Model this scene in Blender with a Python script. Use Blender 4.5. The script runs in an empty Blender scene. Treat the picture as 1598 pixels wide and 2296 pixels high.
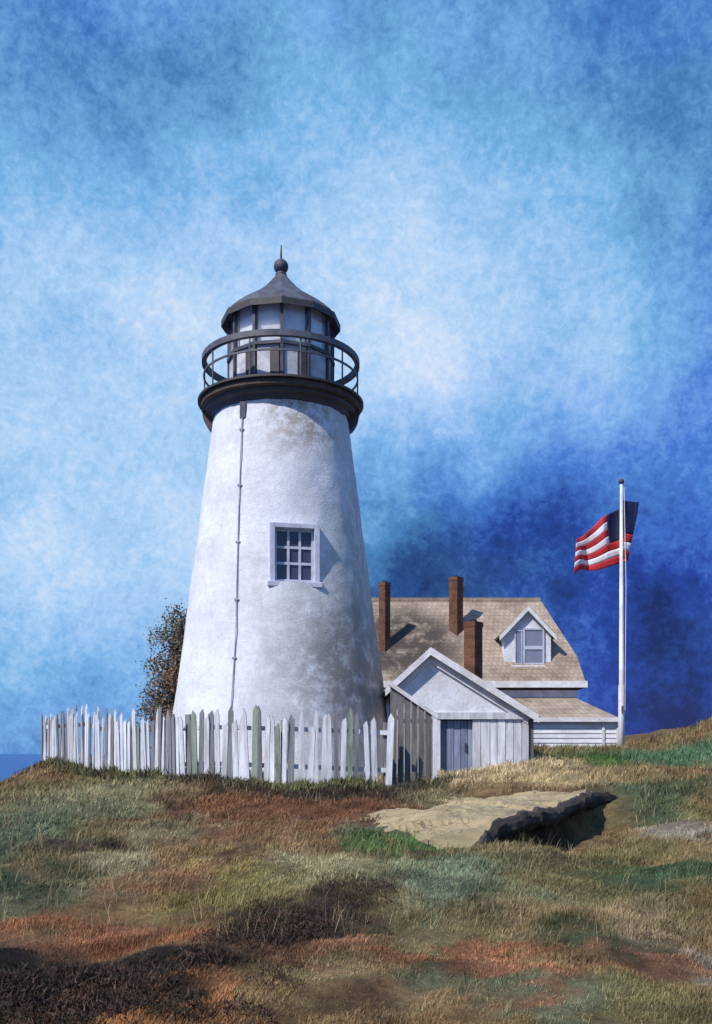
import bpy, math, random
import numpy as np
from mathutils import Vector, Matrix

random.seed(7)
RNG = np.random.default_rng(11)
R = math.radians
sc = bpy.context.scene
COL = sc.collection

# ------------------------------------------------------------------ camera
F = 2250.0                      # focal length in units of a 1598 x 2296 frame
EYE = Vector((0.0, 0.0, 1.7))
cam_d = bpy.data.cameras.new('camera')
cam = bpy.data.objects.new('camera', cam_d)
COL.objects.link(cam)
cam.location = EYE
cam.rotation_euler = (R(90), 0, 0)
cam_d.sensor_fit = 'VERTICAL'
cam_d.sensor_height = 36.0
cam_d.lens = F / 2296 * 36.0
cam_d.shift_y = (1690 - 1148) / 2296
cam_d.clip_end = 80000
sc.camera = cam

# ------------------------------------------------------------------ light
SUN_AZ = R(47)                  # left of the viewing direction, behind the viewer
SUN_EL = R(46)
to_sun = Vector((-math.sin(SUN_AZ) * math.cos(SUN_EL), -math.cos(SUN_AZ) * math.cos(SUN_EL), math.sin(SUN_EL)))
sl = bpy.data.lights.new('sun', 'SUN')
sl.energy = 4.9
sl.angle = R(0.8)
sl.color = (1.0, 0.965, 0.91)
sun = bpy.data.objects.new('sun', sl)
COL.objects.link(sun)
sun.rotation_euler = to_sun.to_track_quat('Z', 'Y').to_euler()
sun.location = (-20, -10, 30)

vs = sc.view_settings
vs.view_transform = 'Standard'
vs.look = 'None'
vs.exposure = 0.0
vs.gamma = 1.0
vs.use_curve_mapping = False

# ------------------------------------------------------------------ world
W = bpy.data.worlds.new('World')
sc.world = W
W.use_nodes = True
wt = W.node_tree
for n in list(wt.nodes):
    wt.nodes.remove(n)


def direction(px, py):
    return Vector((px - 799, F, 1690 - py)).normalized()


class NT:
    """small helper for node trees"""
    def __init__(self, tree):
        self.t = tree

    def n(self, kind, **kw):
        nd = self.t.nodes.new(kind)
        for k, v in kw.items():
            setattr(nd, k, v)
        return nd

    def link(self, a, b):
        self.t.links.new(a, b)

    def val(self, sock, v):
        if hasattr(v, 'links') or isinstance(v, bpy.types.NodeSocket):
            self.link(v, sock)
        else:
            sock.default_value = v

    def math(self, op, a, b=0.0, clamp=False):
        m = self.n('ShaderNodeMath', operation=op, use_clamp=clamp)
        self.val(m.inputs[0], a)
        self.val(m.inputs[1], b)
        return m.outputs[0]

    def vmath(self, op, a, b=(0, 0, 0)):
        m = self.n('ShaderNodeVectorMath', operation=op)
        self.val(m.inputs[0], a)
        self.val(m.inputs[1], b)
        return m.outputs['Value'] if op in ('DISTANCE', 'LENGTH', 'DOT_PRODUCT') else m.outputs[0]

    def noise(self, vec, scale, detail=4.0, rough=0.55, dist=0.0):
        m = self.n('ShaderNodeTexNoise')
        if vec is not None:
            self.link(vec, m.inputs['Vector'])
        m.inputs['Scale'].default_value = scale
        m.inputs['Detail'].default_value = detail
        m.inputs['Roughness'].default_value = rough
        m.inputs['Distortion'].default_value = dist
        return m

    def maprange(self, v, a, b, c=0.0, d=1.0, smooth=True):
        m = self.n('ShaderNodeMapRange')
        if smooth:
            m.interpolation_type = 'SMOOTHSTEP'
        self.val(m.inputs[0], v)
        for i, q in enumerate((a, b, c, d)):
            m.inputs[i + 1].default_value = q
        return m.outputs[0]

    def mix(self, fac, a, b, mode='MIX'):
        m = self.n('ShaderNodeMix', data_type='RGBA', blend_type=mode)
        self.val(m.inputs[0], fac)
        for s, v in ((m.inputs[6], a), (m.inputs[7], b)):
            if isinstance(v, bpy.types.NodeSocket):
                self.link(v, s)
            else:
                s.default_value = (v[0], v[1], v[2], 1)
        return m.outputs[2]

    def ramp(self, fac, stops):
        m = self.n('ShaderNodeValToRGB')
        e = m.color_ramp.elements
        while len(e) < len(stops):
            e.new(0.5)
        for el, (p, c) in zip(e, stops):
            el.position = p
            el.color = (c[0], c[1], c[2], 1)
        self.link(fac, m.inputs[0])
        return m.outputs[0]

    def mapping(self, vec, scale=(1, 1, 1), rot=(0, 0, 0), loc=(0, 0, 0)):
        m = self.n('ShaderNodeMapping')
        self.link(vec, m.inputs[0])
        m.inputs['Scale'].default_value = scale
        m.inputs['Rotation'].default_value = rot
        m.inputs['Location'].default_value = loc
        return m.outputs[0]


SKY_STRENGTH = 0.1
w = NT(wt)
sky = w.n('ShaderNodeTexSky', sky_type='NISHITA')
sky.sun_disc = False
sky.sun_elevation = SUN_EL
sky.sun_rotation = math.atan2(to_sun.x, to_sun.y)
sky.altitude = 20
sky.air_density = 1.0
sky.dust_density = 0.6
sky.ozone_density = 2.5
gen = w.n('ShaderNodeTexCoord').outputs['Generated']
# drift of the cloud field
warp = w.noise(gen, 3.2, 5, 0.6)
wv = w.vmath('SUBTRACT', warp.outputs['Color'], (0.5, 0.5, 0.5))
wsc = w.n('ShaderNodeVectorMath', operation='SCALE')
w.link(wv, wsc.inputs[0])
wsc.inputs['Scale'].default_value = 0.34
dirw = w.vmath('ADD', gen, wsc.outputs[0])
n1 = w.noise(dirw, 4.2, 5, 0.6).outputs['Fac']
n2 = w.noise(gen, 12.0, 5, 0.68, 0.4).outputs['Fac']
n3 = w.noise(gen, 120.0, 3, 0.75, 0.4).outputs['Fac']
tone = w.math('MULTIPLY_ADD', w.math('SUBTRACT', n1, 0.5), 0.55)
tone.node.inputs[2].default_value = 0.58
tone = w.math('ADD', tone, w.math('MULTIPLY', w.math('SUBTRACT', n2, 0.5), 0.42))
# banks of bright and of heavy cloud, each at its own bearing and height
BANKS = [  # bearing point, radius (rad), amount
    ((1000, 660), 0.34, 0.32), ((1120, 560), 0.16, 0.10), ((150, 960), 0.34, 0.22), ((280, 1300), 0.17, 0.10), ((1150, 950), 0.14, 0.06), ((60, 1420), 0.14, 0.10),
    ((80, 80), 0.26, -0.16), ((450, 120), 0.18, -0.12), ((800, 40), 0.14, -0.08), ((1320, 110), 0.30, -0.16), ((1580, 330), 0.24, -0.10),
    ((1570, 930), 0.26, -0.13), ((1250, 1330), 0.28, -0.20), ((950, 1230), 0.22, -0.34), ((1560, 1500), 0.22, -0.12), ((1330, 1500), 0.13, -0.10),
    ((1500, 1700), 0.20, -0.36), ((1900, 1500), 0.40, -0.14), ((20, 1640), 0.10, -0.08),
]
for (p, rad, amt) in BANKS:
    d = w.vmath('DISTANCE', dirw, tuple(direction(*p)))
    tone = w.math('ADD', tone, w.maprange(d, rad, 0.0, 0.0, amt))
tone = w.math('ADD', tone, w.math('MULTIPLY', w.math('SUBTRACT', n3, 0.5), 0.36))
tone = w.math('ADD', tone, 0.0, clamp=True)
K = 1.0 / SKY_STRENGTH
blue = w.ramp(tone, [(0.0, (0.006, 0.018, 0.13)), (0.18, (0.014, 0.052, 0.35)), (0.40, (0.065, 0.19, 0.67)),
                     (0.62, (0.20, 0.41, 0.86)), (0.82, (0.42, 0.61, 0.96)), (1.0, (0.70, 0.79, 0.98))])
teal = w.ramp(tone, [(0.0, (0.006, 0.024, 0.13)), (0.18, (0.022, 0.085, 0.27)), (0.40, (0.072, 0.24, 0.52)),
                     (0.62, (0.19, 0.46, 0.80)), (0.82, (0.42, 0.65, 0.94)), (1.0, (0.69, 0.80, 0.97))])
n4 = w.noise(gen, 5.0, 4, 0.6).outputs['Fac']
hue = w.math('ADD', w.maprange(n4, 0.42, 0.72, 0, .8), w.maprange(w.vmath('DISTANCE', dirw, tuple(direction(120, 900))), 0.60, 0.1, 0, 0.9), clamp=True)
hue = w.math('ADD', hue, w.maprange(w.vmath('DISTANCE', dirw, tuple(direction(1350, 100))), 0.32, 0.08, 0, 0.6), clamp=True)
cloud = w.mix(hue, blue, teal)
cs = w.n('ShaderNodeVectorMath', operation='SCALE')
w.link(cloud, cs.inputs[0])
cs.inputs['Scale'].default_value = K
skymix = w.mix(0.97, sky.outputs[0], cs.outputs[0])
bg = w.n('ShaderNodeBackground')
w.link(skymix, bg.inputs['Color'])
bg.inputs['Strength'].default_value = SKY_STRENGTH
wo = w.n('ShaderNodeOutputWorld')
w.link(bg.outputs[0], wo.inputs['Surface'])


# ------------------------------------------------------------------ numpy noise
def hash2(ix, iy, seed):
    h = (ix.astype(np.int64) * 374761393 + iy.astype(np.int64) * 668265263 + seed * 1442695041) & 0x7fffffff
    h = ((h ^ (h >> 13)) * 1274126177) & 0x7fffffff
    h = h ^ (h >> 16)
    return (h & 0xffff) / 65535.0


def vnoise(x, y, seed=0):
    x = np.asarray(x, float); y = np.asarray(y, float)
    ix = np.floor(x); iy = np.floor(y)
    fx = x - ix; fy = y - iy
    fx = fx * fx * (3 - 2 * fx); fy = fy * fy * (3 - 2 * fy)
    a = hash2(ix, iy, seed); b = hash2(ix + 1, iy, seed)
    c = hash2(ix, iy + 1, seed); d = hash2(ix + 1, iy + 1, seed)
    return (a * (1 - fx) + b * fx) * (1 - fy) + (c * (1 - fx) + d * fx) * fy


def fbm(x, y, oct=4, seed=0, gain=0.5):
    s = 0.0; a = 1.0; t = 0.0
    for i in range(oct):
        s = s + a * (vnoise(x, y, seed + i * 17) - 0.5)
        t += a; a *= gain
        x = x * 2.03 + 5.2; y = y * 2.03 + 1.7
    return s / t * 2


def sstep(a, b, x):
    t = np.clip((np.asarray(x, float) - a) / (b - a), 0, 1)
    return t * t * (3 - 2 * t)


# ------------------------------------------------------------------ terrain
LA = np.array((1.25, 11.7)); LB = np.array((4.25, 16.4))       # the ledge's broken edge
LD = (LB - LA) / np.linalg.norm(LB - LA)
LN = np.array((-LD[1], LD[0]))                                 # to the left of the edge


def height(x, y, fine=True):
    x = np.asarray(x, float); y = np.asarray(y, float)
    h = np.where(y < 19, 0.056 * y, 1.064 + 0.04 * np.clip(y - 19, 0, 7))
    h = np.where(y < 0, 0.02 * y, h)
    h = h - sstep(27, 34, y) * 0.45 - sstep(46, 75, y) * 14
    side = np.interp(x, [-5, 0.5, 1.7, 3.9, 6.9, 8.4, 10.6, 14, 25, 40], [0, 0, .17, .40, .40, .80, 1.45, 1.9, 1.6, 0])
    h = h + side * sstep(13, 23, y) * (1 - 0.6 * sstep(27, 33, y) * (1 - sstep(8, 11, x)))
    h = h - 0.22 * np.clip(-5.2 - .25 * np.clip(y - 16, 0, 12) - x, 0, 9) ** 2 * sstep(2, 14, y) - np.clip(-14 - x, 0, 40) * 0.5
    h = h - np.clip(x - 34, 0, 60) * 0.5 - np.clip(-22 - y, 0, 60) * 0.35
    # hollow under the ledge
    dx = x - LA[0]; dy = y - LA[1]
    s = dx * LD[0] + dy * LD[1]; t = dx * LN[0] + dy * LN[1]
    h = h - 0.44 * sstep(.45, .0, t) * np.exp(-(np.clip(-t, 0, 9) / 1.7) ** 2) * sstep(-.6, 1.6, s) * sstep(6.6, 4.2, s)
    h = h + 0.16 * fbm(x * 0.35, y * 0.35, 3, 3) * sstep(0, 4, np.abs(y) + np.abs(x))
    if fine:
        h = h + 0.15 * fbm(x * 1.1, y * 1.1, 3, 9) + 0.035 * fbm(x * 4.3, y * 4.3, 3, 21)
    return h


def hz(x, y):
    return float(height(np.array([x]), np.array([y]))[0])


def on_ground(px, py):
    """world point of the terrain seen in a given direction from eye height"""
    ys = np.arange(3.0, 60.0, 0.04)
    xs = (px - 799) / F * ys
    zs = EYE.z + (1690 - py) / F * ys
    hit = np.nonzero(height(xs, ys, False) >= zs)[0]
    i = hit[0] if len(hit) else len(ys) - 1
    return xs[i], ys[i]


# patches of differing plant cover and painted ledge shade: place, reach, colour
ZONES = [
    (60, 1840, 150, 60, (.085, .125, .08), 1.0), (20, 1960, 130, 44, (.035, .065, .038), 1.2), (110, 2010, 90, 36, (.17, .19, .11), .9),
    (200, 1795, 150, 36, (.25, .24, .14), 1.0), (350, 1825, 80, 20, (.09, .05, .032), 1.0), (240, 1895, 120, 16, (.07, .055, .045), .9), (280, 1930, 90, 24, (.29, .26, .17), .8),
    (420, 1860, 110, 26, (.27, .25, .15), .8),
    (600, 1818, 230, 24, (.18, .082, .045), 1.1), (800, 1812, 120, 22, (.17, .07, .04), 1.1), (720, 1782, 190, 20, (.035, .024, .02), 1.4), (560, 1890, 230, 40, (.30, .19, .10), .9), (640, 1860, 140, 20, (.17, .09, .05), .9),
    (480, 1985, 170, 40, (.24, .21, .08), 1.0), (760, 1945, 170, 38, (.36, .33, .19), 1.0), (350, 1965, 110, 26, (.27, .14, .08), .9),
    (110, 2065, 190, 36, (.33, .14, .075), 1.2), (330, 2095, 130, 28, (.24, .095, .05), 1.0), (90, 2130, 120, 24, (.16, .07, .045), .8),
    (60, 2205, 260, 46, (.014, .009, .010), 2.2), (330, 2215, 170, 44, (.016, .010, .011), 2.0), (220, 2160, 130, 22, (.05, .03, .025), 1.1),
    (660, 2050, 150, 26, (.018, .012, .011), 1.9), (560, 2110, 120, 28, (.022, .014, .013), 1.6), (780, 2010, 90, 18, (.03, .02, .018), 1.3), (470, 2150, 90, 24, (.10, .06, .04), .8), (480, 2085, 90, 22, (.26, .19, .08), .7),
    (790, 2110, 150, 34, (.30, .15, .09), 1.0), (700, 2190, 150, 34, (.29, .15, .095), .9), (850, 2250, 220, 36, (.26, .21, .11), .9), (250, 2288, 160, 10, (.36, .16, .07), 1.0),
    (935, 1892, 80, 18, (.075, .155, .05), 1.3), (860, 1870, 60, 16, (.16, .24, .15), .9), (1050, 1985, 140, 44, (.17, .23, .15), 1.0), (1250, 1950, 200, 40, (.13, .125, .055), 1.0), (960, 1940, 110, 22, (.09, .085, .045), 1.0),
    (1480, 1990, 130, 40, (.045, .095, .05), 1.2), (1350, 1708, 70, 14, (.05, .12, .03), 1.5), (1520, 1700, 150, 50, (.075, .16, .09), 1.2),
    (1480, 1775, 120, 26, (.075, .11, .06), 1.0), (1530, 1868, 90, 24, (.29, .26, .22), 1.0), (1330, 1890, 120, 22, (.28, .20, .10), 1.0), (1230, 1835, 120, 22, (.05, .04, .03), 1.3), (1180, 1920, 90, 16, (.30, .22, .13), .8),  # dark earth under the ledge, its shade put into the colour
    (1130, 2230, 230, 34, (.33, .15, .085), 1.0), (1330, 2135, 120, 24, (.085, .115, .06), 1.1), (1300, 2065, 180, 30, (.30, .22, .13), .9),
    (1000, 2110, 150, 30, (.22, .18, .09), .8), (1060, 2170, 160, 20, (.30, .13, .07), .9), (1450, 2080, 90, 30, (.27, .22, .15), .7), (1440, 2180, 90, 30, (.30, .15, .09), .9), (1590, 2190, 60, 60, (.34, .29, .23), 1.3),
    (1080, 1730, 170, 20, (.46, .37, .22), 1.5), (1220, 1745, 150, 18, (.46, .36, .20), 1.4), (960, 1790, 70, 20, (.20, .18, .10), .9), (860, 1845, 80, 22, (.13, .12, .08), .8), (1180, 2288, 160, 18, (.15, .17, .10), .8),
]
ZW = []
for (px, py, rx, ry, c, wgt) in ZONES:
    x0, y0 = on_ground(px, py)
    _, ya = on_ground(px, py + ry)
    _, yb = on_ground(px, max(py - ry, 1702))
    ZW.append((x0, y0, max(rx / F * y0, .1), max((yb - ya) / 2, .25), np.array(c), wgt))


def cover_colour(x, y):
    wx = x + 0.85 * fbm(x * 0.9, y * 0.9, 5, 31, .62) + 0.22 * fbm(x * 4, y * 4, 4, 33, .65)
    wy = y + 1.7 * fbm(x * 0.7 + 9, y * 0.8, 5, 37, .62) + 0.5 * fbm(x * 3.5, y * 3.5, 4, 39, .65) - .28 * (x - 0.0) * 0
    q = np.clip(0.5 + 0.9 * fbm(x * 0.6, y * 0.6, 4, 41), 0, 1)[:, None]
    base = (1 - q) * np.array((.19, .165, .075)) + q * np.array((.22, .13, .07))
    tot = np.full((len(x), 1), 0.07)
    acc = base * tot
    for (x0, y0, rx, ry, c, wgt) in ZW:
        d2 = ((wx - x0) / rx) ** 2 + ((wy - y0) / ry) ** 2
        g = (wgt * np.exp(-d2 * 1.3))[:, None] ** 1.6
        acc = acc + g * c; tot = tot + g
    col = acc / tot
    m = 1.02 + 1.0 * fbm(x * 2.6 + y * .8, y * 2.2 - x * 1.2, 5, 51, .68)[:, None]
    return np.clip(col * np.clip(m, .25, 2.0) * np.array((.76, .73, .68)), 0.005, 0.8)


# ------------------------------------------------------------------ materials
MATS = {}


def material(name, col, col2=None, scale=3.0, rough=0.8, bump=0.15, bump_scale=None, spec=0.25, random_tint=0.0, stretch=(1, 1, 1), lo=.35, hi=.68, detail=6):
    m = bpy.data.materials.new(name)
    m.use_nodes = True
    t = NT(m.node_tree)
    p = m.node_tree.nodes['Principled BSDF']
    p.inputs['Roughness'].default_value = rough
    p.inputs['Specular IOR Level'].default_value = spec
    co = t.n('ShaderNodeTexCoord').outputs['Object']
    info = t.n('ShaderNodeObjectInfo')
    off = t.math('MULTIPLY', info.outputs['Random'], 37.0)
    cmb = t.n('ShaderNodeCombineXYZ')
    for i in range(3):
        t.link(off, cmb.inputs[i])
    vec = t.mapping(t.vmath('ADD', co, cmb.outputs[0]), scale=stretch)
    c2 = col2 or tuple(c * 0.6 for c in col)
    nz = t.noise(vec, scale, detail, 0.62, 0.3)
    c = t.mix(t.maprange(nz.outputs['Fac'], lo, hi), col, c2)
    fn = t.noise(vec, scale * 9, 4, 0.7)
    c = t.mix(t.maprange(fn.outputs['Fac'], .3, .75, 0, .35), c, tuple(k * 0.62 for k in c2))
    if random_tint:
        hs = t.n('ShaderNodeHueSaturation')
        t.link(c, hs.inputs['Color'])
        t.link(t.math('MULTIPLY_ADD', info.outputs['Random'], random_tint), hs.inputs['Value'])
        hs.inputs['Value'].links[0].from_node.inputs[2].default_value = 1.0 - random_tint * 0.6
        c = hs.outputs[0]
    t.link(c, p.inputs['Base Color'])
    if bump:
        bn = t.noise(vec, bump_scale or scale * 6, 6, 0.65)
        b = t.n('ShaderNodeBump')
        b.inputs['Strength'].default_value = bump
        b.inputs['Distance'].default_value = 0.05
        t.link(bn.outputs['Fac'], b.inputs['Height'])
        t.link(b.outputs[0], p.inputs['Normal'])
    MATS[name] = m
    return m


material('black_iron', (.042, .041, .047), (.075, .058, .05), 5, .55, .25, spec=.4)
material('rail_iron', (.065, .065, .085), (.13, .125, .145), 5, .55, .1, spec=.4)
material('zinc', (.50, .50, .53), (.30, .29, .31), 2, .6, .1)
material('rusty_deck', (.055, .04, .036), (.11, .075, .055), 4, .7, .3)
material('roof_metal', (.11, .11, .135), (.05, .05, .065), 3.2, .6, .25, spec=.35)
material('lantern_paint', (.62, .62, .66), (.36, .36, .41), 3, .6, .1)
material('added_blind_cloth', (.88, .88, .90), (.74, .74, .78), 2.5, .9, .1)
material('sash_paint', (.58, .60, .69), (.42, .44, .52), 4, .6, .15)
material('white_board', (.78, .78, .82), (.50, .49, .51), 1.6, .75, .25, stretch=(5, 5, .7), random_tint=.25)
material('picket_white', (.80, .80, .84), (.48, .47, .48), 1.4, .8, .3, stretch=(7, 7, .8), random_tint=.28)
material('picket_shade_grey', (.27, .27, .29), (.15, .14, .14), 1.4, .85, .35, stretch=(7, 7, .8), random_tint=.35)  # stands in for shade between the white pickets; posts share it
material('picket_green', (.30, .35, .29), (.13, .16, .11), 1.4, .85, .35, stretch=(7, 7, .8), random_tint=.3)
material('grey_board', (.21, .195, .185), (.10, .09, .085), 1.5, .9, .4, stretch=(7, 7, .8), random_tint=.45)  # on shaded_strip this grey stands in for the shaded side wall
material('door_blue_shade', (.30, .345, .47), (.17, .20, .29), 1.5, .8, .3, stretch=(6, 6, .8), random_tint=.6)  # blue-grey shade of the recess put into the door colour
material('gable_white', (.76, .755, .80), (.58, .56, .58), 2.2, .8, .25)
material('trim_white', (.80, .78, .79), (.58, .54, .52), 2.5, .75, .2)
material('house_white', (.80, .80, .85), (.60, .59, .60), 1.3, .75, .2, stretch=(1, 1, 3))
material('house_wall', (.24, .185, .14), (.14, .10, .075), 2.5, .85, .3)
material('flag_red', (.52, .03, .035), (.36, .02, .03), 2.0, .8, .1)
material('flag_white', (.72, .70, .74), (.58, .56, .60), 2.0, .8, .1)
material('flag_navy', (.018, .024, .085), (.012, .016, .05), 2.0, .8, .1)
material('pole_white', (.74, .73, .76), (.50, .47, .46), 1.2, .6, .1)
material('bark', (.19, .085, .05), (.07, .04, .03), 4, .9, .6, stretch=(2, 2, .6))
material('rock_tan', (.42, .325, .185), (.23, .18, .10), 1.6, .9, .7, bump_scale=6, lo=.3, hi=.7)
material('rock_shade', (.075, .06, .05), (.035, .028, .025), 2.5, .95, .7)  # shade under the overhang put into the rock colour
material('interior_dark', (.02, .02, .024), None, 3, .9, 0)

# ---- whitewashed masonry of the tower, with soot, lichen and damp
m = material('whitewash', (.74, .74, .77), (.60, .60, .63), 1.1, .88, .0)
t = NT(m.node_tree)
p = m.node_tree.nodes['Principled BSDF']
co = t.n('ShaderNodeTexCoord').outputs['Object']
base = p.inputs['Base Color'].links[0].from_socket
st = t.noise(t.mapping(co, scale=(3.2, 3.2, .22)), 1.3, 6, .65)
c = t.mix(t.maprange(st.outputs['Fac'], .54, .74, 0, .45), base, (.43, .41, .40))
sp = t.noise(co, 7.5, 5, .75)
c = t.mix(t.maprange(sp.outputs['Fac'], .56, .72, 0, .35), c, (.36, .35, .33))
# lichen and damp low on the lee side
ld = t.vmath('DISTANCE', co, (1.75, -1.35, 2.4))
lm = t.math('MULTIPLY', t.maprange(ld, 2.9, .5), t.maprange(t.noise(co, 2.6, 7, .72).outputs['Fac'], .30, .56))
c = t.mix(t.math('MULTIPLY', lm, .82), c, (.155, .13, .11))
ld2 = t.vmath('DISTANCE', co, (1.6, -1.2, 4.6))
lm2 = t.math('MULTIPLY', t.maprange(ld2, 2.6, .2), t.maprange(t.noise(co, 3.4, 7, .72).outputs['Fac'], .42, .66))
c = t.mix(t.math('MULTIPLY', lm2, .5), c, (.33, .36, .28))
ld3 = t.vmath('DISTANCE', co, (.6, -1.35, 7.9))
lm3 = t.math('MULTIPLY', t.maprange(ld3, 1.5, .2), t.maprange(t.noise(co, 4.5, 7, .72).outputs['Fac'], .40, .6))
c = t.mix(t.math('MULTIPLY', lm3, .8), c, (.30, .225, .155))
t.link(c, p.inputs['Base Color'])
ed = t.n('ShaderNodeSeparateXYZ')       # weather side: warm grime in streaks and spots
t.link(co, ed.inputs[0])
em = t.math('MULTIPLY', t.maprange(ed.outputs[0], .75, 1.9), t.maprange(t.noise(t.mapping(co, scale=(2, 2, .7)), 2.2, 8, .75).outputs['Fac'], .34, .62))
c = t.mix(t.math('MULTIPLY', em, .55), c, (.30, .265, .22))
t.link(c, p.inputs['Base Color'])
vo = t.n('ShaderNodeTexVoronoi', feature='SMOOTH_F1')
t.link(t.mapping(co, scale=(1, 1, 1.6)), vo.inputs['Vector'])
vo.inputs['Scale'].default_value = 3.0
hh = t.math('ADD', t.math('MULTIPLY', vo.outputs['Distance'], -.5), t.math('MULTIPLY', t.noise(co, 26, 5, .7).outputs['Fac'], .55))
b = t.n('ShaderNodeBump')
b.inputs['Strength'].default_value = .42
b.inputs['Distance'].default_value = .06
t.link(hh, b.inputs['Height'])
t.link(b.outputs[0], p.inputs['Normal'])

# ---- wood shingles
m = material('shingle', (.46, .36, .28), (.27, .20, .15), 1.1, .9, 0)
t = NT(m.node_tree)
p = m.node_tree.nodes['Principled BSDF']
base = p.inputs['Base Color'].links[0].from_socket
co = t.n('ShaderNodeTexCoord').outputs['Object']
sep = t.n('ShaderNodeSeparateXYZ')
t.link(co, sep.inputs[0])
cb = t.n('ShaderNodeCombineXYZ')
t.link(t.math('ADD', sep.outputs[0], t.math('MULTIPLY', sep.outputs[1], .35)), cb.inputs[0])
t.link(t.math('MULTIPLY', sep.outputs[2], 1.42), cb.inputs[1])
br = t.n('ShaderNodeTexBrick')
t.link(cb.outputs[0], br.inputs['Vector'])
br.inputs['Scale'].default_value = 1.0
br.inputs['Brick Width'].default_value = .17
br.inputs['Row Height'].default_value = .19
br.inputs['Mortar Size'].default_value = .012
br.inputs['Mortar Smooth'].default_value = .4
br.inputs['Color1'].default_value = (1, 1, 1, 1)
br.inputs['Color2'].default_value = (.62, .60, .58, 1)
br.inputs['Mortar'].default_value = (.35, .33, .3, 1)
c = t.mix(.45, base, br.outputs['Color'], 'MULTIPLY')
tower_shade = t.math('MULTIPLY', t.maprange(t.vmath('DISTANCE', co, (-2.7, .4, 4.4)), 2.5, 1.1), t.maprange(t.noise(co, 1.6, 6, .7).outputs['Fac'], .28, .55))  # shadow of the tower painted into the shingle colour
c = t.mix(t.math('MULTIPLY', tower_shade, .93), c, (.05, .04, .034))
t.link(c, p.inputs['Base Color'])
b = t.n('ShaderNodeBump')
b.inputs['Strength'].default_value = .6
b.inputs['Distance'].default_value = .03
t.link(t.math('SUBTRACT', 1.0, br.outputs['Fac']), b.inputs['Height'])
t.link(b.outputs[0], p.inputs['Normal'])

# ---- brick
m = material('brick', (.205, .092, .055), (.115, .052, .034), 3, .9, 0)
t = NT(m.node_tree)
p = m.node_tree.nodes['Principled BSDF']
base = p.inputs['Base Color'].links[0].from_socket
sep = t.n('ShaderNodeSeparateXYZ')
t.link(t.n('ShaderNodeTexCoord').outputs['Object'], sep.inputs[0])
cb = t.n('ShaderNodeCombineXYZ')
t.link(t.math('ADD', sep.outputs[0], sep.outputs[1]), cb.inputs[0])
t.link(sep.outputs[2], cb.inputs[1])
br = t.n('ShaderNodeTexBrick')
t.link(cb.outputs[0], br.inputs['Vector'])
br.inputs['Scale'].default_value = 1.0
br.inputs['Brick Width'].default_value = .21
br.inputs['Row Height'].default_value = .075
br.inputs['Mortar Size'].default_value = .008
br.inputs['Color1'].default_value = (1, 1, 1, 1)
br.inputs['Color2'].default_value = (.6, .55, .5, 1)
br.inputs['Mortar'].default_value = (.75, .85, .95, 1)
t.link(t.mix(.8, base, br.outputs['Color'], 'MULTIPLY'), p.inputs['Base Color'])
b = t.n('ShaderNodeBump')
b.inputs['Strength'].default_value = .6
b.inputs['Distance'].default_value = .012
t.link(t.math('SUBTRACT', 1.0, br.outputs['Fac']), b.inputs['Height'])
t.link(b.outputs[0], p.inputs['Normal'])


for nm in ('rock_tan',):       # cracks and lichen
    m = MATS[nm]
    t = NT(m.node_tree)
    p = m.node_tree.nodes['Principled BSDF']
    base = p.inputs['Base Color'].links[0].from_socket
    co = t.n('ShaderNodeTexCoord').outputs['Object']
    wn = t.noise(co, 2.2, 5, .65).outputs['Color']
    vo = t.n('ShaderNodeTexVoronoi', feature='DISTANCE_TO_EDGE')
    t.link(t.vmath('ADD', t.mapping(co, scale=(.8, 1.5, 1)), wn), vo.inputs['Vector'])
    vo.inputs['Scale'].default_value = 1.5
    ck = t.maprange(vo.outputs['Distance'], .035, .0)
    c = t.mix(t.math('MULTIPLY', ck, .7), base, (.07, .055, .04))
    c = t.mix(t.maprange(t.noise(co, 5.5, 6, .75).outputs['Fac'], .58, .70, 0, .5), c, (.20, .20, .13))
    t.link(c, p.inputs['Base Color'])


def glass(name, tint, see, rough):
    m = bpy.data.materials.new(name)
    m.use_nodes = True
    t = NT(m.node_tree)
    m.node_tree.nodes.remove(m.node_tree.nodes['Principled BSDF'])
    tr = t.n('ShaderNodeBsdfTransparent')
    df = t.n('ShaderNodeBsdfTranslucent' if 'lantern' in name else 'ShaderNodeBsdfDiffuse')
    df.inputs['Color'].default_value = (*tint, 1)
    gl = t.n('ShaderNodeBsdfGlossy')
    gl.inputs['Roughness'].default_value = rough
    a = t.n('ShaderNodeMixShader')
    co = t.n('ShaderNodeTexCoord').outputs['Object']
    t.link(t.maprange(t.noise(co, 3, 5, .7).outputs['Fac'], .3, .7, see - .12, see + .12), a.inputs[0])
    t.link(df.outputs[0], a.inputs[1]); t.link(tr.outputs[0], a.inputs[2])
    f = t.n('ShaderNodeMixShader')
    fr = t.n('ShaderNodeLayerWeight')
    t.link(t.math('MULTIPLY_ADD', t.math('POWER', fr.outputs['Facing'], 3.0), .6), f.inputs[0])
    f.inputs[0].links[0].from_node.inputs[2].default_value = .04
    t.link(a.outputs[0], f.inputs[1]); t.link(gl.outputs[0], f.inputs[2])
    t.link(f.outputs[0], m.node_tree.nodes['Material Output'].inputs['Surface'])
    MATS[name] = m


glass('lantern_glass', (.85, .86, .90), .84, .05)
glass('window_glass', (.07, .08, .13), .30, .06)
glass('dormer_glass', (.26, .29, .38), .35, .06)

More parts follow.
